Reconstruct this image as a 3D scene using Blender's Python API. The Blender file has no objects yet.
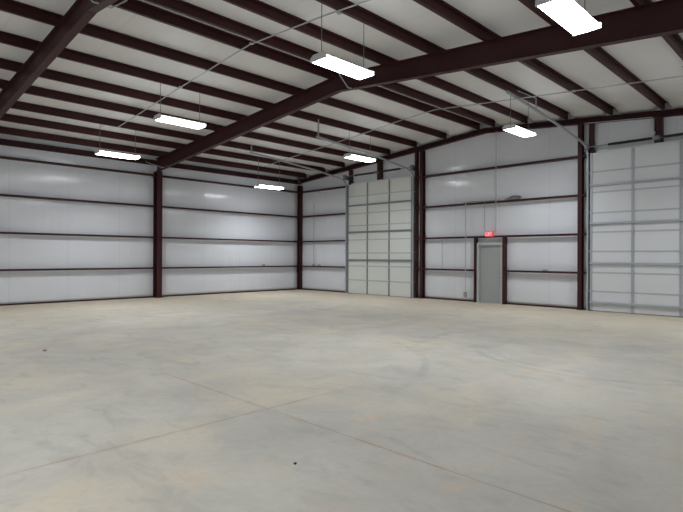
import bpy, bmesh, math, random
from mathutils import Vector, Matrix
random.seed(7)
S = bpy.context.scene
COL = S.collection

# ------------------------------------------------------------------ layout
# corner of the two visible walls at the origin; left wall along -X (y=0), end wall along -Y (x=0)
RIDGE = -10.5
YR = -21.0            # right side wall
XB = -20.6            # back wall
FR1, FR2 = -7.7, -13.91   # main frames
SL = 0.0815
def P(y):             # underside of the purlins
    return 5.565 + SL * ((-y) if y >= RIDGE else (y - 2 * RIDGE))
def ROOF(y):
    return P(y) + 0.222
def RB(y):            # underside of the main rafters
    return 6.0 - .0905 * (y - RIDGE) if y >= RIDGE else 6.0 - .0956 * (RIDGE - y)

# ------------------------------------------------------------------ materials
def new_mat(name):
    m = bpy.data.materials.new(name); m.use_nodes = True
    nt = m.node_tree; b = nt.nodes['Principled BSDF']
    return m, nt, b
def N(nt, t, **kw):
    n = nt.nodes.new(t)
    for k, v in kw.items():
        if k.startswith('i_'):
            n.inputs[k[2:].replace('_', ' ')].default_value = v
        else:
            setattr(n, k, v)
    return n
def simple(name, col, rough=.5, metal=0, var=.12, scale=6, bump=0.0, spec=.5):
    m, nt, b = new_mat(name)
    tc = N(nt, 'ShaderNodeTexCoord'); no = N(nt, 'ShaderNodeTexNoise', i_Scale=scale, i_Detail=5)
    nt.links.new(tc.outputs['Object'], no.inputs['Vector'])
    mx = N(nt, 'ShaderNodeMix', data_type='RGBA')
    nt.links.new(no.outputs['Fac'], mx.inputs['Factor'])
    mx.inputs['A'].default_value = tuple(c * (1 - var) for c in col) + (1,)
    mx.inputs['B'].default_value = tuple(min(1, c * (1 + var)) for c in col) + (1,)
    nt.links.new(mx.outputs['Result'], b.inputs['Base Color'])
    b.inputs['Roughness'].default_value = rough
    b.inputs['Metallic'].default_value = metal
    b.inputs['Specular IOR Level'].default_value = spec
    if bump:
        bp = N(nt, 'ShaderNodeBump', i_Strength=bump, i_Distance=.02)
        nt.links.new(no.outputs['Fac'], bp.inputs['Height']); nt.links.new(bp.outputs['Normal'], b.inputs['Normal'])
    return m
M = {}
M['red'] = simple('red oxide primer', (.046, .0115, .0130), .5, 0, .25, 4, 0.0, .3)
M['galv'] = simple('galvanised steel', (.42, .45, .48), .45, .25, .15, 20)
M['galvdark'] = simple('dull galvanised steel', (.21, .23, .25), .5, .25, .15, 20)
M['spring'] = simple('black spring steel', (.02, .018, .018), .5, .3, .2, 30)
M['pipe'] = simple('conduit steel', (.50, .50, .50), .4, .2, .1, 20)
M['cream'] = simple('painted door steel', (.68, .70, .665), .45, 0, .02, 3)
M['white'] = simple('painted door steel white', (.68, .695, .72), .45, 0, .02, 3)
M['joint_shade'] = simple('section joint shading grey', (.47, .48, .49), .6, 0, .05, 8)
M['gdoor'] = simple('grey door paint', (.36, .375, .375), .45, 0, .03, 3)
M['gframe'] = simple('grey frame paint', (.47, .49, .485), .45, 0, .03, 3)
M['housing'] = simple('white enamel', (.75, .76, .78), .4, 0, .02, 3)
M['wire'] = simple('hanger wire', (.22, .22, .24), .5, .3, .1, 20)
M['cable'] = simple('grey cable', (.25, .26, .26), .6, 0, .1, 20)
M['boxgrey'] = simple('outlet box grey', (.35, .35, .36), .5, .3, .1, 20)
M['rust'] = simple('rusty brown', (.42, .24, .15), .9, 0, .3, 30)
M['dark'] = simple('dark grit', (.05, .035, .03), .9, 0, .3, 30)

def liner(name, col, seam_axis, rough=.4):
    """white vinyl-faced blanket: faint taped seams every 1.83 m, soft wrinkles"""
    m, nt, b = new_mat(name); L = nt.links.new
    g = N(nt, 'ShaderNodeNewGeometry'); sx = N(nt, 'ShaderNodeSeparateXYZ'); L(g.outputs['Position'], sx.inputs[0])
    md = N(nt, 'ShaderNodeMath', operation='PINGPONG'); md.inputs[1].default_value = .915
    L(sx.outputs[seam_axis], md.inputs[0])
    mr = N(nt, 'ShaderNodeMapRange', interpolation_type='SMOOTHSTEP'); L(md.outputs[0], mr.inputs['Value'])
    mr.inputs['From Min'].default_value = 0; mr.inputs['From Max'].default_value = .03
    no = N(nt, 'ShaderNodeTexNoise', i_Scale=.7, i_Detail=4); L(g.outputs['Position'], no.inputs['Vector'])
    c1 = N(nt, 'ShaderNodeMix', data_type='RGBA'); L(no.outputs['Fac'], c1.inputs['Factor'])
    c1.inputs['A'].default_value = tuple(c * .95 for c in col) + (1,); c1.inputs['B'].default_value = tuple(min(1, c * 1.05) for c in col) + (1,)
    c2 = N(nt, 'ShaderNodeMix', data_type='RGBA'); L(mr.outputs[0], c2.inputs['Factor'])
    c2.inputs['A'].default_value = tuple(c * .93 for c in col) + (1,); L(c1.outputs['Result'], c2.inputs['B'])
    L(c2.outputs['Result'], b.inputs['Base Color'])
    b.inputs['Roughness'].default_value = rough
    # wrinkles stretched along the hang of the sheet
    mp = N(nt, 'ShaderNodeMapping'); L(g.outputs['Position'], mp.inputs['Vector'])
    mp.inputs['Scale'].default_value = {'X': (5, 1, .6), 'Y': (1, 5, .6), 'R': (4, 1, 1)}['X' if seam_axis == 'X' else 'Y']
    n2 = N(nt, 'ShaderNodeTexNoise', i_Scale=1.0, i_Detail=3); L(mp.outputs[0], n2.inputs['Vector'])
    bp = N(nt, 'ShaderNodeBump', i_Strength=.35, i_Distance=.03); L(n2.outputs['Fac'], bp.inputs['Height'])
    L(bp.outputs['Normal'], b.inputs['Normal'])
    return m
M['wall_x'] = liner('white wall blanket', (.74, .755, .80), 'X', .17)
M['wall_y'] = liner('white wall blanket end', (.74, .755, .80), 'Y', .17)
M['ceil'] = liner('white roof blanket', (.79, .78, .765), 'X', .45)

def floor_mat():
    m, nt, b = new_mat('dusty concrete slab'); L = nt.links.new
    g = N(nt, 'ShaderNodeNewGeometry'); pos = g.outputs['Position']
    sx = N(nt, 'ShaderNodeSeparateXYZ'); L(pos, sx.inputs[0])
    def noise(scale, detail=5, rough=.55, sc=(1, 1, 1), rot=0, dist=0, loc=(0, 0, 0)):
        mp = N(nt, 'ShaderNodeMapping'); L(pos, mp.inputs['Vector']); mp.inputs['Scale'].default_value = sc
        mp.inputs['Rotation'].default_value = (0, 0, rot); mp.inputs['Location'].default_value = loc
        n = N(nt, 'ShaderNodeTexNoise', i_Scale=scale, i_Detail=detail, i_Roughness=rough, i_Distortion=dist); L(mp.outputs[0], n.inputs['Vector'])
        return n.outputs['Fac']
    def rng(v, a, b_, c=0, d=1):
        r = N(nt, 'ShaderNodeMapRange', interpolation_type='SMOOTHSTEP'); L(v, r.inputs['Value'])
        for k, x in zip(('From Min', 'From Max', 'To Min', 'To Max'), (a, b_, c, d)): r.inputs[k].default_value = x
        return r.outputs[0]
    def math_(op, a, b_=None):
        n = N(nt, 'ShaderNodeMath', operation=op)
        for i, v in enumerate((a, b_)):
            if v is None: continue
            if isinstance(v, (int, float)): n.inputs[i].default_value = v
            else: L(v, n.inputs[i])
        return n.outputs[0]
    def mix(f, a, b_):
        n = N(nt, 'ShaderNodeMix', data_type='RGBA')
        if isinstance(f, (int, float)): n.inputs['Factor'].default_value = f
        else: L(f, n.inputs['Factor'])
        for k, v in (('A', a), ('B', b_)):
            if isinstance(v, tuple): n.inputs[k].default_value = v + (1,)
            else: L(v, n.inputs[k])
        return n.outputs['Result']
    grey = mix(rng(noise(.9, 6, .6, dist=.6), .3, .7), (.405, .382, .338), (.50, .468, .414))
    dust = rng(noise(.45, 5, .6, sc=(1, 1.6, 1), rot=.5, dist=.4, loc=(3, 1, 0)), .46, .72)
    near_wall = rng(sx.outputs['Y'], -8.0, -.3, 0, .95)
    near_end = rng(sx.outputs['X'], -7.5, -.3, 0, .95)
    dusty = math_('MAXIMUM', math_('MULTIPLY', dust, .75), math_('MAXIMUM', near_wall, near_end))
    c = mix(dusty, grey, (.565, .49, .37))
    # orange-brown dirt patches
    pat = rng(noise(1.3, 6, .65, sc=(1, 2.2, 1), rot=.9, dist=.5, loc=(7, 2, 0)), .54, .72, 0, .6)
    c = mix(pat, c, (.56, .425, .29))
    # trowel smudges
    sm = rng(noise(1.6, 6, .6, sc=(1.8, .8, 1), rot=-.5, dist=1.0, loc=(1, 9, 0)), .5, .72, 0, .55)
    c = mix(sm, c, (.33, .315, .285))
    # fine speckle
    c = mix(rng(noise(14, 4, .6), .35, .75, 0, .22), c, (.33, .32, .30))
    # tyre marks: arcs with their own shape
    def arc(cx, cy, r, w, amt, xlo, xhi):
        dx = math_('SUBTRACT', sx.outputs['X'], cx); dy = math_('SUBTRACT', sx.outputs['Y'], cy)
        d = math_('SQRT', math_('ADD', math_('MULTIPLY', dx, dx), math_('MULTIPLY', dy, dy)))
        d = math_('ABSOLUTE', math_('SUBTRACT', d, r))
        k = rng(d, w * .4, w, amt, 0)
        k = math_('MULTIPLY', k, rng(sx.outputs['X'], xlo, xlo + .8)); k = math_('MULTIPLY', k, rng(sx.outputs['X'], xhi - .8, xhi, 1, 0))
        return math_('MULTIPLY', k, rng(noise(2.5, 4), .3, .6))
    for a in ARCS:
        c = mix(arc(*a), c, (.26, .26, .26))
    # sawn control joints with brown dirt in and beside them
    jx = math_('ABSOLUTE', math_('SUBTRACT', sx.outputs['X'], -13.86))
    jy = math_('ABSOLUTE', math_('SUBTRACT', sx.outputs['Y'], -15.56))
    jx = math_('ADD', jx, rng(sx.outputs['Y'], -13.6, -11.5, 0, .05)); jy = math_('ADD', jy, rng(sx.outputs['X'], -13.4, -11.8, 0, .05))
    j = math_('MINIMUM', jx, jy)
    halo = math_('MULTIPLY', rng(j, .01, .07, .5, 0), rng(noise(3, 4), .42, .6))
    c = mix(halo, c, (.42, .33, .24))
    line = rng(j, .004, .011, .8, 0)
    c = mix(math_('MULTIPLY', line, rng(noise(1.7, 4), .25, .6, .3, .85)), c, (.24, .17, .12))
    L(c, b.inputs['Base Color'])
    L(rng(noise(1.1, 5), .3, .7, .55, .8), b.inputs['Roughness'])
    b.inputs['Specular IOR Level'].default_value = .35
    h = math_('SUBTRACT', math_('MULTIPLY', noise(5, 6), .3), math_('MULTIPLY', line, 1.0))
    bp = N(nt, 'ShaderNodeBump', i_Strength=.25, i_Distance=.01); L(h, bp.inputs['Height']); L(bp.outputs['Normal'], b.inputs['Normal'])
    return m
ARCS = [(-7.55, -17.1, 2.30, .09, .34, -10.4, -8.6), (-7.35, -17.1, 2.22, .07, .25, -10.4, -8.3), (-12.9, -12.3, 3.8, .09, .3, -12.5, -9.0),
        (-5.0, -27.2, 13.7, .09, .3, -10.0, -6.8), (-14.0, -20.5, 9.5, .08, .2, -12.0, -7.5)]
M['floor'] = floor_mat()

def emit(name, col, strength, base=(.8, .8, .8)):
    m, nt, b = new_mat(name)
    b.inputs['Base Color'].default_value = base + (1,)
    b.inputs['Emission Color'].default_value = col + (1,)
    b.inputs['Emission Strength'].default_value = strength
    return m
M['lens'] = emit('lit lamp lens', (.91, .96, 1.0), 21)
M['exit'] = emit('red sign face', (.9, .12, .13), .5, (.6, .05, .05))
M['exit_text'] = emit('sign letters', (1.0, .5, .5), .7, (.8, .5, .5))

# ------------------------------------------------------------------ mesh helpers
def link(o, parent=None):
    COL.objects.link(o)
    if parent: o.parent = parent
    return o
def finish(name, bm, mat, parent=None, smooth=False, bevel=0):
    bmesh.ops.recalc_face_normals(bm, faces=bm.faces[:])
    me = bpy.data.meshes.new(name); bm.to_mesh(me); bm.free()
    me.materials.append(M[mat])
    if smooth:
        for p in me.polygons: p.use_smooth = True
    o = bpy.data.objects.new(name, me); link(o, parent)
    if bevel:
        md = o.modifiers.new('bevel', 'BEVEL'); md.width = bevel; md.segments = 2; md.limit_method = 'ANGLE'
    return o
def box(bm, x0, x1, y0, y1, z0, z1):
    v = [bm.verts.new((x, y, z)) for x in (x0, x1) for y in (y0, y1) for z in (z0, z1)]
    for f in ((0, 1, 3, 2), (4, 6, 7, 5), (0, 4, 5, 1), (2, 3, 7, 6), (0, 2, 6, 4), (1, 5, 7, 3)):
        bm.faces.new([v[i] for i in f])
def hexa(bm, pts):   # 8 pts, same order as box
    v = [bm.verts.new(p) for p in pts]
    for f in ((0, 1, 3, 2), (4, 6, 7, 5), (0, 4, 5, 1), (2, 3, 7, 6), (0, 2, 6, 4), (1, 5, 7, 3)):
        bm.faces.new([v[i] for i in f])
def extrude_profile(bm, prof, a, b_, axes):
    """closed profile [(u,v)] swept from a to b; axes(t,u,v)->xyz"""
    r0 = [bm.verts.new(axes(a, u, v)) for u, v in prof]; r1 = [bm.verts.new(axes(b_, u, v)) for u, v in prof]
    n = len(prof)
    for i in range(n): bm.faces.new((r0[i], r0[(i + 1) % n], r1[(i + 1) % n], r1[i]))
    bm.faces.new(r0[::-1]); bm.faces.new(r1)
def tube(bm, pts, r, seg=8, rect=None):
    pts = [Vector(p) for p in pts]; rings = []
    for i, p in enumerate(pts):
        d = (pts[min(i + 1, len(pts) - 1)] - pts[max(i - 1, 0)]).normalized()
        up = Vector((0, 0, 1)) if abs(d.z) < .95 else Vector((0, 1, 0))
        if rect: up = Vector((0, 1, 0))
        s = d.cross(up).normalized(); u = s.cross(d).normalized()
        if rect:
            ring = [p + s * a * rect[0] + u * b_ * rect[1] for a, b_ in ((-1, -1), (1, -1), (1, 1), (-1, 1))]
        else:
            ring = [p + (s * math.cos(t) + u * math.sin(t)) * r for t in [2 * math.pi * k / seg for k in range(seg)]]
        rings.append([bm.verts.new(q) for q in ring])
    n = len(rings[0])
    for a, b_ in zip(rings, rings[1:]):
        for i in range(n): bm.faces.new((a[i], a[(i + 1) % n], b_[(i + 1) % n], b_[i]))
    bm.faces.new(rings[0][::-1]); bm.faces.new(rings[-1])
def cyl(bm, p, q, r, seg=12): tube(bm, [p, q], r, seg)
def meta(o, label, cat, group=None, kind=None):
    o['label'] = label
    if cat: o['category'] = cat
    if group: o['group'] = group
    if kind: o['kind'] = kind
    return o
def thing(name, loc, label, cat, group=None, kind=None):
    o = bpy.data.objects.new(name, None); o.empty_display_size = .1; link(o); o.location = loc
    return meta(o, label, cat, group, kind)
def part(name, bm, mat, parent, label=None, **kw):
    """bm in world coordinates; parented to a thing with pure translation"""
    off = Vector(parent.location)
    q = parent.parent
    while q: off += q.location; q = q.parent
    bmesh.ops.translate(bm, verts=bm.verts[:], vec=-off)
    o = finish(name, bm, mat, parent, **kw)
    if label: o['label'] = label
    return o
def boxes(*bs):
    bm = bmesh.new()
    for b_ in bs: box(bm, *b_)
    return bm
ORD = ['first', 'second', 'third', 'fourth', 'fifth', 'sixth', 'seventh', 'eighth', 'ninth', 'tenth']

# ------------------------------------------------------------------ setting
bm = boxes((XB - .2, .2, YR - .2, .2, -.15, 0))
meta(finish('floor', bm, 'floor'), 'dusty grey concrete floor slab with sawn joints', 'floor', kind='structure')

GZ = [1.145, 2.375, 3.62, 4.86]       # girt rows (underside)
def blanket(name, u0, u1, zs, axes, mat, label, du=.5):
    """wall liner bulging slightly between the girt rows"""
    bm = bmesh.new(); rows = []
    for a, b_ in zip(zs, zs[1:]):
        for k in range(8):
            t = k / 8; rows.append((a, b_, t))
    rows.append((zs[-2], zs[-1], 1))
    n = max(2, int(abs(u1 - u0) / du)); grid = []
    for a, b_, t in rows:
        line = []
        for i in range(n + 1):
            u = u0 + (u1 - u0) * i / n
            top = b_ if not callable(b_) else b_(u)
            z = a + (top - a) * t
            line.append(bm.verts.new(axes(u, z, .035 * math.sin(math.pi * t) ** .6 if 0 < t < 1 else 0)))
        grid.append(line)
    for r0, r1 in zip(grid, grid[1:]):
        for i in range(n): bm.faces.new((r0[i], r0[i + 1], r1[i + 1], r1[i]))
    o = finish(name, bm, mat, smooth=True)
    md = o.modifiers.new('solid', 'SOLIDIFY'); md.thickness = .1; md.offset = -1
    # normals must face the room: outward thickness is set by sign below
    return meta(o, label, 'wall', kind='structure')
def wall(name, quads_fn):
    pass
zl = [0, GZ[0] + .03, GZ[1] + .03, GZ[2] + .03, GZ[3] + .03, ROOF(0)]
blanket('wall_left', XB, 0, zl, lambda u, z, d: (u, .0 - d * 1.0 + .0, z), 'wall_x', 'long white insulated side wall on the left')
blanket('wall_right', XB, 0, [0, GZ[0], GZ[1], GZ[2], GZ[3], ROOF(YR)], lambda u, z, d: (u, YR + d, z), 'wall_x', 'white insulated side wall behind the camera')
zt = [0, GZ[0] + .03, GZ[1] + .03, GZ[2] + .03, GZ[3] + .03, lambda u: ROOF(u)]
blanket('wall_end', YR, 0, zt, lambda u, z, d: (-d, u, z), 'wall_y', 'white insulated gable wall holding the three doors', du=.25)
blanket('wall_back', YR, 0, zt, lambda u, z, d: (XB + d, u, z), 'wall_y', 'white insulated gable wall behind the camera', du=.25)

PURL_L = [-.52, -1.9, -3.2, -4.6, -5.92, -7.32, -8.74, -10.19]
PURL_R = [-10.80, -12.03, -13.40, -14.77, -16.17, -17.57, -18.93, -20.3]
# roof blanket, sagging a little between purlins
ys = [0.0] + PURL_L + [RIDGE] + PURL_R + [YR]
bm = bmesh.new(); prof = []
for a, b_ in zip(ys, ys[1:]):
    w = abs(b_ - a)
    for t in ((0, .085, .18, .34, .5, .66, .82, .915) if w > .8 else (0, .5)):
        y = a + (b_ - a) * t
        prof.append((y, ROOF(y) - ((.045 if a > RIDGE else .025) * (4 * t * (1 - t)) if w > .8 else 0), .15 < t < .85 and w > .8))
prof.append((YR, ROOF(YR), False))
# towards the gable wall the blanket is tucked down behind the rake beam between the purlins
xs_ = [XB - .1 + (-.32 - XB + .1) * i / 40 for i in range(41)] + [-.045, .05]
grid = [[bm.verts.new((x, y, P(y) - .03 if (tuck and x > -.1) else z)) for x in xs_] for y, z, tuck in prof]
nx = len(xs_) - 1
for r0, r1 in zip(grid, grid[1:]):
    for i in range(nx): bm.faces.new((r0[i], r0[i + 1], r1[i + 1], r1[i]))
o = finish('ceiling', bm, 'ceil', smooth=True)
md = o.modifiers.new('solid', 'SOLIDIFY'); md.thickness = .08; md.offset = 1
meta(o, 'white insulation blanket lining the underside of the pitched roof', 'ceiling', kind='structure')

D1 = (-3.57, -7.28)      # left overhead door
D2 = (-14.17, -17.86)    # right overhead door
# base angles
meta(finish('baseboard_left', boxes((XB, 0, -.045, -.04 + .04, 0, .05)), 'red'), 'thin dark red base angle along foot of left wall', 'base trim', kind='structure')
for i, (a, b_) in enumerate(((-.2, D1[0] + .12), (D1[1] - .2, -10.05), (-11.3, D2[0] + .35), (D2[1] - .2, YR))):
    meta(finish('baseboard_end', boxes((-.05, 0, b_, a, 0, .05)), 'red'),
         ['dark red base angle between corner and left overhead door', 'dark red base angle between left overhead door and grey walk door',
          'dark red base angle between walk door and right overhead door', 'dark red base angle right of the right overhead door'][i], 'base trim', kind='structure')

# ------------------------------------------------------------------ steel members
def zprof(sign, d=.2, f=.07, lip=.02, t=.012):
    """Z section: web vertical (u=0), bottom flange to +sign, top flange to -sign"""
    s = sign
    return [(-t / 2 * s, 0), (f * s, 0), (f * s, lip), ((f - t) * s, lip), ((f - t) * s, t), (t / 2 * s, t), (t / 2 * s, d), (-f * s, d), (-f * s, d - lip),
            (-(f - t) * s, d - lip), (-(f - t) * s, d - t), (-t / 2 * s, d - t)]
def purlin(y, label, grp):
    bm = bmesh.new(); z0 = P(y) + .002
    sg = 1; yy = y if y > RIDGE else y - .01; z0 += 0 if y > RIDGE else .006
    extrude_profile(bm, zprof(sg), XB + .05, -.05, lambda t, u, v: (t, yy + u, z0 + (P(yy) - P(y)) + v * (1.035 if y > RIDGE else 1.0)))
    o = finish('purlin', bm, 'red')
    return meta(o, label, 'roof purlin', grp)
for i, y in enumerate(PURL_L):
    lab = 'dark red roof purlin, %s out from the left wall' % ORD[i] if i < 7 else 'dark red ridge purlin, farther one of the pair at the peak'
    purlin(y, lab, 'purlins under the left roof slope')
for i, y in enumerate(PURL_R):
    lab = 'dark red ridge purlin, nearer one of the pair at the peak' if i == 0 else 'dark red roof purlin, %s past the ridge on the near slope' % ORD[i - 1]
    purlin(y, lab, 'purlins under the near roof slope')
# eave struts
bm = bmesh.new(); extrude_profile(bm, [(0, 0), (-.08, 0), (-.08, .02), (-.015, .02), (-.015, .17), (-.08, .18), (-.08, .2), (0, .2)], XB + .05, -.21, lambda t, u, v: (t, u - .045, 5.31 + v))
meta(finish('eave_strut', bm, 'red'), 'dark red eave strut along the top of the left wall', 'eave strut')

def cgirt_left(x0, x1, z, label):
    bm = bmesh.new()
    # C/Z girt: horizontal web out from the wall, flange hanging at the inner edge
    pr = [(0, 0), (-.2, 0), (-.2, -.068), (-.188, -.068), (-.188, -.012), (0, -.012)]
    pr = [(-.036, 0), (-.2, 0), (-.2, .07), (-.188, .07), (-.188, .012), (-.036, .012)]
    extrude_profile(bm, pr, x0, x1, lambda t, u, v: (t, u, z + v))
    return meta(finish('girt', bm, 'red'), label, 'wall girt', 'girts on the left wall')
rows = ['lowest', 'second lowest', 'third lowest', 'topmost']
for b_, (x0, x1, where) in enumerate(((FR1 + .111, -.231, 'between the corner and the left wall column'), (FR2 + .111, FR1 - .111, 'left of the left wall column'))):
    for k, z in enumerate(GZ):
        cgirt_left(x0, x1, z, '%s dark red girt on left wall %s' % (rows[k], where))
def girt_end(y0, y1, z, label):
    bm = bmesh.new()
    pr = [(-.036, 0), (-.2, 0), (-.2, .07), (-.188, .07), (-.188, .012), (-.036, .012)]
    extrude_profile(bm, pr, y0, y1, lambda t, u, v: (u, t, z + v))
    return meta(finish('girt', bm, 'red'), label, 'wall girt', 'girts on the end wall')
YC1, YC2 = -7.68, -13.86       # end wall columns
for k, z in enumerate(GZ):
    girt_end(D1[0] - .044, -.221, z, '%s dark red girt between corner and left overhead door' % rows[k])
    girt_end(YC1 + .066, D1[1] - .156, z, '%s short girt stub between left overhead door and column' % rows[k])
    if k >= 1:
        girt_end(YC2 + .066, YC1 - .066, z, '%s long dark red girt on end wall between the overhead doors' % ['', 'middle height', 'upper', 'topmost'][k])
    girt_end(D2[0] + .041, YC2 - .066, z, '%s short girt stub between column and right overhead door' % rows[k])
    girt_end(YR + .05, D2[1] - .111, z, '%s dark red girt right of the right overhead door' % rows[k])
girt_end(-10.061, YC1 - .066, GZ[0], 'low dark red girt between column and left side of walk door')
girt_end(YC2 + .066, -11.301, GZ[0], 'low dark red girt between right side of walk door and column')

def ibeam_post(name, cx, cy, w, d, z1, label, cat, along='y', grp=None, base=True, z0=0, t=.012):
    """I post; flanges of width w lie across, depth d runs along `along`"""
    o = thing(name, (cx, cy, z0), label, cat, grp)
    h = d / 2
    def bx(a0, a1, b0, b1, zz0, zz1):   # a across, b along depth
        return (cx + a0, cx + a1, cy + b0, cy + b1, zz0, zz1) if along == 'y' else (cx + b0, cx + b1, cy + a0, cy + a1, zz0, zz1)
    zz = z0 + (.02 if base else 0)
    part('web', boxes(bx(-t / 2, t / 2, -h + t, h - t, zz, z1)), 'red', o)
    for s in (-1, 1):
        part('flange', boxes(bx(-w / 2, w / 2, min(s * h, s * (h - t)), max(s * h, s * (h - t)), zz, z1)), 'red', o)
    if base:
        part('base_plate', boxes(bx(-w / 2 - .03, w / 2 + .03, -h, h, z0, z0 + .02)), 'red', o)
    return o
def frame_column(x, label):
    o = ibeam_post('column', x, -.21, .22, .34, RB(-.13) - .002, label, 'steel column', 'y', 'columns of the main frames')
    return o
frame_column(FR1, 'dark red steel column against the left wall under the far roof beam')
ibeam_post('column', -.13, -.13, .2, .18, 5.24, 'dark red steel column standing in the far wall corner', 'steel column', 'y')
ibeam_post('column', -.13, YC1, .13, .2, P(YC1) - .225, 'dark red column just right of the left overhead door', 'steel column', 'x')
ibeam_post('column', -.13, YC2, .13, .2, P(YC2) - .225, 'dark red column just left of the right overhead door', 'steel column', 'x')

def rafter(x, label, y0=-.13, y1=YR + .19):
    o = thing('rafter', (x, RIDGE, RB(RIDGE)), label, 'roof beam', 'main roof beams')
    w = .078; t = .014
    def strip(bm, za, zb, hw, ya, yb):
        hexa(bm, [(x + sx_ * hw, y, z(y)) for sx_ in (-1, 1) for y in (ya, yb) for z in (za, zb)])
    for nm, za, zb, hw in (('bottom_flange', lambda y: RB(y), lambda y: RB(y) + t, w), ('top_flange', lambda y: P(y) - t, lambda y: P(y) - .001, w),
                           ('web', lambda y: RB(y) + t, lambda y: P(y) - t, .005)):
        bm = bmesh.new(); strip(bm, za, zb, hw, y0, RIDGE); strip(bm, za, zb, hw, RIDGE, y1)
        part(nm, bm, 'red', o)
    # flange braces
    for y, s in ((-.85, -1), (-.85, 1), (-11.0, -1), (-11.0, 1)):
        far = (x + s * .48, -.135, 5.40) if y > -5 else (x + s * .48, y + .12, P(y) - .002)
        mid_ = (x + s * .4, -.3, 5.33) if y > -5 else (x + s * .42, y + .06, RB(y) + .24)
        bm = bmesh.new(); tube(bm, [(x + s * .08, y, RB(y) - .005), (x + s * .15, y + .05, RB(y) + .01), mid_, far], .014, 6)
        part('flange_brace', bm, 'pipe', o, 'pale thin brace angling up from the beam')
    return o
rafter(FR1, 'long dark red steel roof beam crossing the middle of the photo')
rafter(FR2, 'dark red steel roof beam cutting the upper left corner of photo')
frame_column(FR2, 'dark red steel column against the left wall under the near roof beam')
# end wall rafter (channel)
o = thing('gable_rafter', (-.12, RIDGE, P(RIDGE) - .215), 'dark red channel beam along the sloping top of the end wall', 'roof beam')
for nm, za, zb, xa, xb in (('web', -.215, -.035, -.06, -.048), ('lower_flange', -.215, -.2, -.2, -.06), ('upper_flange', -.05, -.035, -.2, -.06)):
    bm = bmesh.new()
    for ya, yb in ((-.04, RIDGE), (RIDGE, YR + .04)):
        hexa(bm, [(X, y, P(y) + dz) for X in (xa, xb) for y in (ya, yb) for dz in (za, zb)])
    part(nm, bm, 'red', o)

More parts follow.
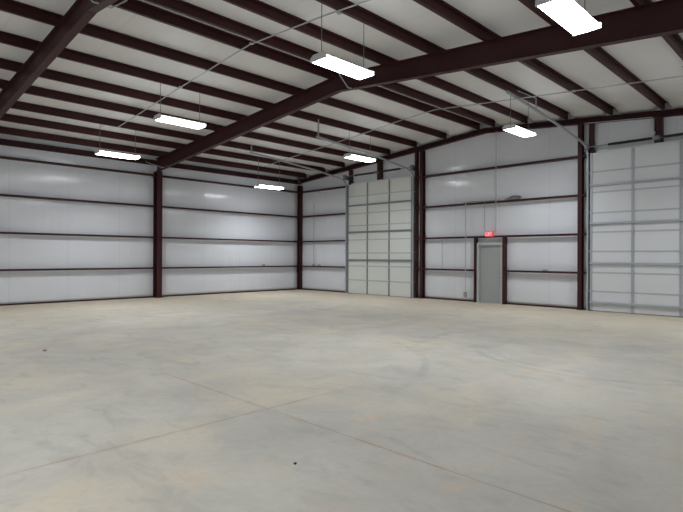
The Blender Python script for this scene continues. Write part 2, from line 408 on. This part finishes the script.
# ------------------------------------------------------------------ overhead doors
def overhead_door(idx, y0, y1, mat, joints, struts, label, posts):
    W = y0 - y1; xf = -.24; zsh = 5.31 if idx == 1 else 5.12
    d = thing('door_%d' % idx, (xf, (y0 + y1) / 2, 0), label, 'overhead door', kind='structure')
    top = 4.95
    zs = [0.01] + joints + [top]
    for a, b_ in zip(zs, zs[1:]):
        s = part('section', boxes((xf, xf + .05, y1 + .01, y0 - .01, a + .008, b_ - .008)), mat, d, bevel=.006)
    # thin grey strips: soft shading of the section joints put into their colour
    for z in joints:
        part('joint_shade_strip', boxes((xf - .006, xf + .02, y1 + .01, y0 - .01, z - .024, z + .024)), 'joint_shade', d)
    st = [y1 + .05] + [y1 + W * k / 3 for k in (1, 2)] + [y0 - .05]
    for k, y in enumerate(st):
        hw = .035
        part('stile', boxes((xf - .018, xf - .0061, y - hw, y + hw, .02, top - .005)), 'galv' if idx == 3 else 'galvdark', d)
    for y in st[1:3]:
        for z in joints:
            part('hinge', boxes((xf - .045, xf - .018, y - .03, y + .03, z - .05, z + .05)), 'galv', d)
    for z in struts:
        bm = bmesh.new()
        extrude_profile(bm, [(-.018, 0), (-.018, .02), (-.05, .02), (-.05, .05), (-.018, .05), (-.018, .07), (-.062, .062), (-.062, .008)], y1 + .02, y0 - .02, lambda t, u, v: (xf - .0 + u, t, z - .035 + v))
        part('strut', bm, 'galv' if idx == 3 else 'galvdark', d)
    # tracks
    for y in (y0 + .045, y1 - .045):
        bm = bmesh.new()
        x = xf - .03
        path = [(x, y, 0.02), (x, y, 4.8), (x - .03, y, 4.97), (x - .11, y, 5.09), (x - .26, y, 5.17), (x - .55, y, 5.23), (-2.3, y, 5.40), (-4.2, y, 5.57), (-5.6, y, 5.67)]
        for sgn in (-1, 1):
            pass
        tube(bm, path, 0, rect=(.03, .022))
        tr = part('track', bm, 'galv', d)
        if idx == 1: bm = boxes((-5.55, -5.51, y - .02, y + .02, 5.64, P(y) + .1))
        else:
            bm = bmesh.new(); tube(bm, [(-4.0, y, 5.57), (-4.0, y, 5.86)], .016, 6); tube(bm, [(-4.0, y, 5.86), (-4.0, y + .5, P(y + .5))], .012, 6)
        part('track_hanger', bm, 'galv', d)
        ys_ = y + (.05 if y > y1 else -.05)
        part('wall_angle', boxes((-.2, -.03, min(y, ys_) - .005, max(y, ys_) + .005, 0, 4.88)), 'galvdark', d)
        # brackets and cable drum at the top
        part('drum', (lambda b: (cyl(b, (-.36, y - .05, zsh), (-.36, y + .05, zsh), .085, 16), b)[1])(bmesh.new()), 'galvdark', d)
        part('end_bracket', boxes((-.42, -.04, y + .055, y + .062, zsh - .12, zsh + .08), (-.42, -.3, y + .02, y + .055, zsh - .12, zsh - .1)), 'galvdark', d)
        for k in range(4):
            z = .6 + k * 1.23
            part('track_bracket', boxes((-.28, -.2, y - .035, y + .055, z, z + .07)), 'galv', d)
    bm = bmesh.new(); cyl(bm, (-.36, y1 - .12, zsh), (-.36, y0 + .12, zsh), .014, 8); part('shaft', bm, 'galvdark', d)
    mid = posts[-1]
    for s in (-1, 1):
        a = mid + s * .12; b_ = mid + s * 1.3
        bm = bmesh.new(); n = 60; rings = []
        for i in range(n + 1):
            y = a + (b_ - a) * i / n; r = .044 if i % 2 else .036
            rings.append([bm.verts.new((-.36 + r * math.cos(t), y, zsh + r * math.sin(t))) for t in [2 * math.pi * q / 10 for q in range(10)]])
        for r0, r1 in zip(rings, rings[1:]):
            for i in range(10): bm.faces.new((r0[i], r0[(i + 1) % 10], r1[(i + 1) % 10], r1[i]))
        bm.faces.new(rings[0]); bm.faces.new(rings[-1][::-1])
        part('torsion_spring', bm, 'spring', d, 'black coil spring on the shaft above the door')
    part('centre_bracket', boxes((-.43, -.236, mid - .06, mid + .06, zsh - .05, zsh + .05)), 'galvdark', d)
    # top seal on the header
    return d
overhead_door(1, D1[0], D1[1], 'cream', [.62, 1.25, 1.83, 2.42, 3.06, 3.60, 4.38], [1.52, 2.77, 3.97],
              'tall closed white overhead door at left of the end wall', (-5.43,))
overhead_door(3, D2[0], D2[1], 'white', [.62, 1.20, 1.86, 2.46, 3.06, 3.70, 4.34], [.27, 1.49, 2.73, 3.92],
              'tall closed white overhead door at right edge of photo', (-16.05,))
# jamb and header steel
def channel_post(name, y, w, z0, z1, label):
    o = thing(name, (-.12, y, z0), label, 'steel post')
    part('web', boxes((-.2, -.04, y - w / 2, y - w / 2 + .012, z0, z1)), 'red', o)
    part('flange', boxes((-.212, -.2, y - w / 2, y + w / 2, z0, z1)), 'red', o)
    part('flange', boxes((-.05, -.038, y - w / 2 + .012, y + w / 2, z0, z1)), 'red', o)
    return o
channel_post('door_jamb', D1[0] - .11, .13, 0, P(D1[0]) - .225, 'dark red jamb post at left side of left overhead door')
channel_post('door_jamb', D1[1] - .11, .09, 0, P(D1[1]) - .225, 'dark red jamb post at right side of left overhead door')
channel_post('door_jamb', D2[0] - .02, .12, 0, P(D2[0]) - .225, 'dark red jamb post at left side of right overhead door')
channel_post('door_jamb', D2[1] - .05, .13, 0, P(D2[1]) - .225, 'dark red jamb post at right side of right overhead door')
for (a, b_), y, nm in ((D1, -5.43, 'left'), (D2, -16.05, 'right')):
    meta(finish('door_header', boxes((-.2, -.04, b_ + .07, a - .2, 4.88, 5.0)), 'white'), 'pale header member above the %s overhead door' % nm, 'header')
    channel_post('header_post', y, .2, 5.0, P(y) - .23, 'short dark red post above the middle of the %s overhead door' % nm)

# ------------------------------------------------------------------ walk door
ya, yb = -10.16, -11.2
d = thing('door_2', (-.12, (ya + yb) / 2, 0), 'closed grey walk door with lighter grey frame in the end wall', 'door', kind='structure')
fw = .09
part('door_frame', boxes((-.17, -.04, ya - fw, ya, 0, 2.2), (-.17, -.04, yb, yb + fw, 0, 2.2), (-.17, -.04, yb + fw, ya - fw, 2.1, 2.2)), 'gframe', d, 'light grey steel frame')
lf = part('door_leaf', boxes((-.10, -.055, yb + fw, ya - fw, 0.01, 2.1)), 'gdoor', d, 'grey flush door leaf')
bm = bmesh.new(); cyl(bm, (-.10, yb + fw + .07, 1.0), (-.15, yb + fw + .07, 1.0), .016); 
tube(bm, [(-.15, yb + fw + .07, 1.0), (-.15, yb + fw + .18, 1.0)], .011)
part('door_handle', bm, 'galv', d)
part('threshold', boxes((-.16, -.04, yb, ya, 0, .012)), 'galv', d)
channel_post('door_jamb', -10.1, .075, 0, GZ[1], 'dark red framing post at left side of grey walk door')
channel_post('door_jamb', -11.25, .1, 0, GZ[1], 'dark red framing post at right side of grey walk door')

# exit sign with letters
s = thing('exit_sign', (-.23, -10.71, 2.4), 'small glowing red EXIT sign above the grey walk door', 'exit sign')
xs = -.26
part('sign_housing', boxes((xs, -.205, -10.87, -10.55, 2.41, 2.61)), 'exit', s, bevel=.006)
bm = bmesh.new()
def stroke(bm, y0, z0, y1, z1, w=.016):
    a = Vector((0, y1 - y0, z1 - z0)).normalized(); n = Vector((0, -a.z, a.y)) * w / 2
    p0, p1 = Vector((0, y0, z0)), Vector((0, y1, z1))
    q = [p0 - n, p0 + n, p1 - n, p1 + n]
    hexa(bm, [(X, v.y, v.z) for X in (xs - .006, xs - .0005) for v in q])
zb, zt_ = 2.445, 2.575; zm = (zb + zt_) / 2
y = -10.580   # E (reading left to right is towards -y)
stroke(bm, y, zb, y, zt_)
for z in (zb + .008, zm, zt_ - .008): stroke(bm, y - .008, z, y - .05, z)
y = -10.652; stroke(bm, y, zb, y - .055, zt_); stroke(bm, y - .055, zb, y, zt_)
y = -10.738; stroke(bm, y, zb, y, zt_)
y = -10.790; stroke(bm, y, zb, y, zt_ - .016); stroke(bm, y + .032, zt_ - .008, y - .032, zt_ - .008)
part('sign_letters', bm, 'exit_text', s, 'pale letters reading EXIT')

# ------------------------------------------------------------------ light fixtures
LX = .64; LW = .205; POWER = 60
def make_light(x, y, z, lit_label, hz):
    o = thing('light_fixture', (x, y, z), lit_label, 'ceiling light', 'suspended strip lights')
    # housing: shallow trapezoid tray
    bm = bmesh.new()
    extrude_profile(bm, [(-LW + .028, .046), (-LW + .04, .06), (-LW + .09, .10), (LW - .09, .10), (LW - .04, .06), (LW - .028, .046)], x - LX, x + LX, lambda t, u, v: (t, y + u, z + v))
    part('housing', bm, 'housing', o)
    bm = bmesh.new()
    extrude_profile(bm, [(-LW + .03, .045), (-LW + .006, .0), (-LW + .035, -.024), (-.02, -.03), (.02, -.03), (LW - .035, -.024), (LW - .006, .0), (LW - .03, .045)], x - LX + .02, x + LX - .02, lambda t, u, v: (t, y + u, z + v - .001))
    part('lens', bm, 'lens', o, 'brightly glowing lens')
    la = bpy.data.lights.new('lamp', 'AREA'); la.shape = 'RECTANGLE'; la.size = 2 * LX - .1; la.size_y = 2 * LW - .1
    la.energy = POWER; la.color = (.91, .96, 1.0); la.spread = math.radians(128)
    lo = bpy.data.objects.new('lamp', la); link(lo, o); lo.location = (0, 0, -.035)
    for s_ in (-1, 1):
        xx = x + s_ * LX
        bm = bmesh.new()
        extrude_profile(bm, [(-LW, -.02), (-LW, .055), (-LW + .07, .105), (LW - .07, .105), (LW, .055), (LW, -.02)], min(xx, xx + s_ * .02), max(xx, xx + s_ * .02), lambda t, u, v: (t, y + u, z + v))
        part('end_cap', bm, 'housing', o)
        bm = bmesh.new(); xh = x + s_ * .57
        cyl(bm, (xh, y, z + .1), (xh, y, hz), .008, 6)
        part('hanger', bm, 'wire', o)
    bm = bmesh.new(); 
    return o
def copy_tree(o, loc, label):
    c = o.copy(); COL.objects.link(c); c.location = loc; c['label'] = label
    for ch in list(o.children):
        k = ch.copy(); COL.objects.link(k); k.parent = c
    return c
LIGHTS = [(-10.30, -13.2, 5.25, 'lit suspended light fixture below the roof peak, upper middle of photo'),
          (-10.45, -7.2, 5.25, 'lit suspended light fixture left of centre, between two others toward the left wall'),
          (-10.45, -3.07, 4.92, 'lit suspended light fixture hanging leftmost, near the left wall'),
          (-3.30, -7.17, 5.26, 'lit suspended light fixture in front of the left overhead door'),
          (-2.72, -13.05, 5.37, 'lit suspended light fixture in front of the wall above the walk door'),
          (-9.90, -17.27, 5.06, 'largest lit suspended light fixture at the top right of photo'),
          (-3.66, -2.2, 4.62, 'lit suspended light fixture hanging nearest the far wall corner')]
UNSEEN = [(-3.0, -18.4, 5.1, 'suspended light fixture out past the right edge before the right overhead door'),
          (-17.2, -3.45, 4.80, 'suspended light fixture behind the camera by the left wall'),
          (-17.2, -7.5, 5.12, 'suspended light fixture left of the camera, second from the left wall'),
          (-17.2, -13.3, 5.13, 'suspended light fixture left of the camera, nearest the ridge'),
          (-17.2, -17.4, 5.02, 'suspended light fixture above the camera')]
for x, y, z, lab in LIGHTS + UNSEEN:
    make_light(x, y, z, lab, P(y) if min(abs(y - q) for q in PURL_L + PURL_R) < .12 else ROOF(y) - .03)

# ------------------------------------------------------------------ conduits and small wall things
def conduit(pts, r, label, mat='pipe', straps=(), name='conduit', cat='conduit'):
    o = thing(name, pts[0], label, cat)
    bm = bmesh.new(); tube(bm, pts, r, 8); part('pipe', bm, mat, o, smooth=False)
    for p in straps:
        part('coupling', boxes((p[0] - .035, p[0] + .035, p[1] - .035, p[1] + .035, p[2] - .02, p[2] + .02)), mat, o)
    return o
def along(xs_ys):
    out = []
    for (x0, y0), (x1, y1) in zip(xs_ys, xs_ys[1:]):
        n = max(1, int(abs(y1 - y0) / 1.3))
        for i in range(n): out.append((x0 + (x1 - x0) * i / n, y0 + (y1 - y0) * i / n))
    out.append(xs_ys[-1])
    return [(x, y, P(y) - .026) for x, y in out]
conduit(along([(-10.52, -3.25), (-10.56, -7.2), (-10.55, RIDGE), (-10.65, -13), (-10.6, -20.8)]), .015, 'long thin conduit under the purlins above the nearer row of lights',
        straps=[(-10.57, y, P(y) - .026) for y in (-7.4, -10.6, -13.35)])
conduit(along([(-3.36, -1.4), (-3.36, -7.4), (-3.45, -9.3), (-3.38, RIDGE), (-3.36, -12.6), (-3.36, -20.8)]), .015, 'long thin conduit under the purlins above the farther row of lights',
        straps=[(-3.36, -7.4, P(-7.4) - .026), (-3.36, -12.1, P(-12.1) - .026), (-3.36, -14.85, P(-14.85) - .026)])
conduit([(-.214, -10.95, P(-10.95) - .2), (-.214, -10.95, 2.6), (-.214, -10.86, 2.56)], .014, 'thin vertical conduit on end wall from roof peak to exit sign')
conduit([(-.207, -10.5, 3.72), (-.207, -10.5, 2.70), (-.215, -10.56, 2.64), (-.225, -10.60, 2.612)], .009, 'short thin cable hanging down to the exit sign', 'cable', name='cable', cat='cable')
c = conduit([(-.216, -9.72, 3.72), (-.216, -9.72, .32)], .016, 'vertical conduit on end wall left of the walk door ending in a box')
part('outlet_box', boxes((-.25, -.2, -9.78, -9.66, .16, .36)), 'boxgrey', c)
conduit([(-.206, -8.68, 2.40), (-.206, -8.68, 1.22)], .008, 'short thin conduit between two girts right of the column', 'cable')
c = conduit([(-.209, -1.26, 4.3), (-.209, -1.26, 1.30)], .009, 'thin vertical conduit on end wall near the far corner', 'cable')
part('outlet_box', boxes((-.26, -.205, -1.33, -1.19, 1.218, 1.31)), 'boxgrey', c)
part('outlet_box', boxes((-.26, -.205, -1.75, -1.60, 1.218, 1.29)), 'boxgrey', c)
conduit([(-.17, -9.6, 3.71), (-.17, -10.0, 3.735), (-.17, -10.5, 3.705), (-.17, -11.1, 3.715)], .012, 'cable run lying along the girt above the walk door', 'cable', name='cable', cat='cable')
# coil of cable on the girt
o = thing('cable_coil', (-.13, -11.55, 3.69), 'small heap of coiled grey cable lying on the girt above the walk door', 'cable coil')
for k in range(4):
    bm = bmesh.new(); pts = []
    for i in range(25):
        a = 2 * math.pi * i / 24
        pts.append((-.13 + .035 * math.sin(a + k), -11.55 + (.30 - .03 * k) * math.cos(a) - .03 * k, 3.705 + (.035 + .013 * k) * (1 + math.sin(a)) * .8))
    tube(bm, pts, .012, 6); part('loop', bm, 'cable', o)
meta(finish('outlet_box', boxes((-.25, -.205, -12.84, -12.66, GZ[0] + .072, GZ[0] + .11), (-.25, -.235, -12.82, -12.68, GZ[0] + .11, GZ[0] + .125)), 'boxgrey'), 'small grey box on the low girt right of the walk door', 'outlet box')
meta(finish('outlet_box', boxes((-2.55, -2.38, -.25, -.205, GZ[0] + .072, GZ[0] + .14), (-2.53, -2.4, -.25, -.235, GZ[0] + .14, GZ[0] + .15)), 'boxgrey'), 'small grey box on the lowest left wall girt toward the corner', 'outlet box')
# junction box and conduit above the right overhead door
zj = 5.33
c = conduit([(-.23, -14.0, P(-14.0) - .22), (-.23, -15.0, P(-15.0) - .22), (-.23, -15.9, P(-15.9) - .22), (-.23, -15.93, zj)], .011, 'thin conduit under gable beam dropping to round white box above right overhead door', straps=())
bm = bmesh.new(); cyl(bm, (-.213, -15.93, zj - .03), (-.27, -15.93, zj - .03), .055, 16)
part('round_box', bm, 'housing', c, 'round white junction box')
# bits on the floor
def lump(name, x, y, r, mat, label, cat, flat=.6):
    bm = bmesh.new(); bmesh.ops.create_icosphere(bm, subdivisions=2, radius=r)
    for v in bm.verts: v.co *= 1 + random.uniform(-.2, .2); v.co.z = max(v.co.z * flat, -r * flat * .6)
    zmin = min(v.co.z for v in bm.verts)
    bmesh.ops.translate(bm, verts=bm.verts[:], vec=(x, y, -zmin))
    meta(finish(name, bm, mat), label, cat)
lump('pebble', -14.63, -16.94, .014, 'dark', 'tiny dark pebble lying on the near floor', 'pebble')
lump('dirt_clod', -14.53, -10.07, .032, 'rust', 'small rusty brown clod on the floor at left', 'dirt clod')

# ------------------------------------------------------------------ camera
cam = bpy.data.cameras.new('camera'); co = bpy.data.objects.new('camera', cam); COL.objects.link(co)
cam.sensor_width = 36; cam.lens = 520.67 / 683 * 36
cam.clip_end = 200; cam.clip_start = .05
yaw, pitch, roll = 0.7807107, 0.00110584, 0.00385546
Fv = Vector((math.cos(yaw) * math.cos(pitch), math.sin(yaw) * math.cos(pitch), math.sin(pitch)))
r0 = Vector((math.sin(yaw), -math.cos(yaw), 0)); u0 = r0.cross(Fv)
Rv = r0 * math.cos(roll) + u0 * math.sin(roll); Uv = -r0 * math.sin(roll) + u0 * math.cos(roll)
co.matrix_world = Matrix(((Rv.x, Uv.x, -Fv.x, -17.348), (Rv.y, Uv.y, -Fv.y, -20.149), (Rv.z, Uv.z, -Fv.z, 1.6696), (0, 0, 0, 1)))
S.camera = co

w = bpy.data.worlds.new('world'); S.world = w; w.use_nodes = True
w.node_tree.nodes['Background'].inputs[0].default_value = (.5, .6, .7, 1)
w.node_tree.nodes['Background'].inputs[1].default_value = .3
S.view_settings.view_transform = 'Standard'; S.view_settings.look = 'None'
S.view_settings.gamma = 1; S.view_settings.use_curve_mapping = False
S.view_settings.exposure = -0.08
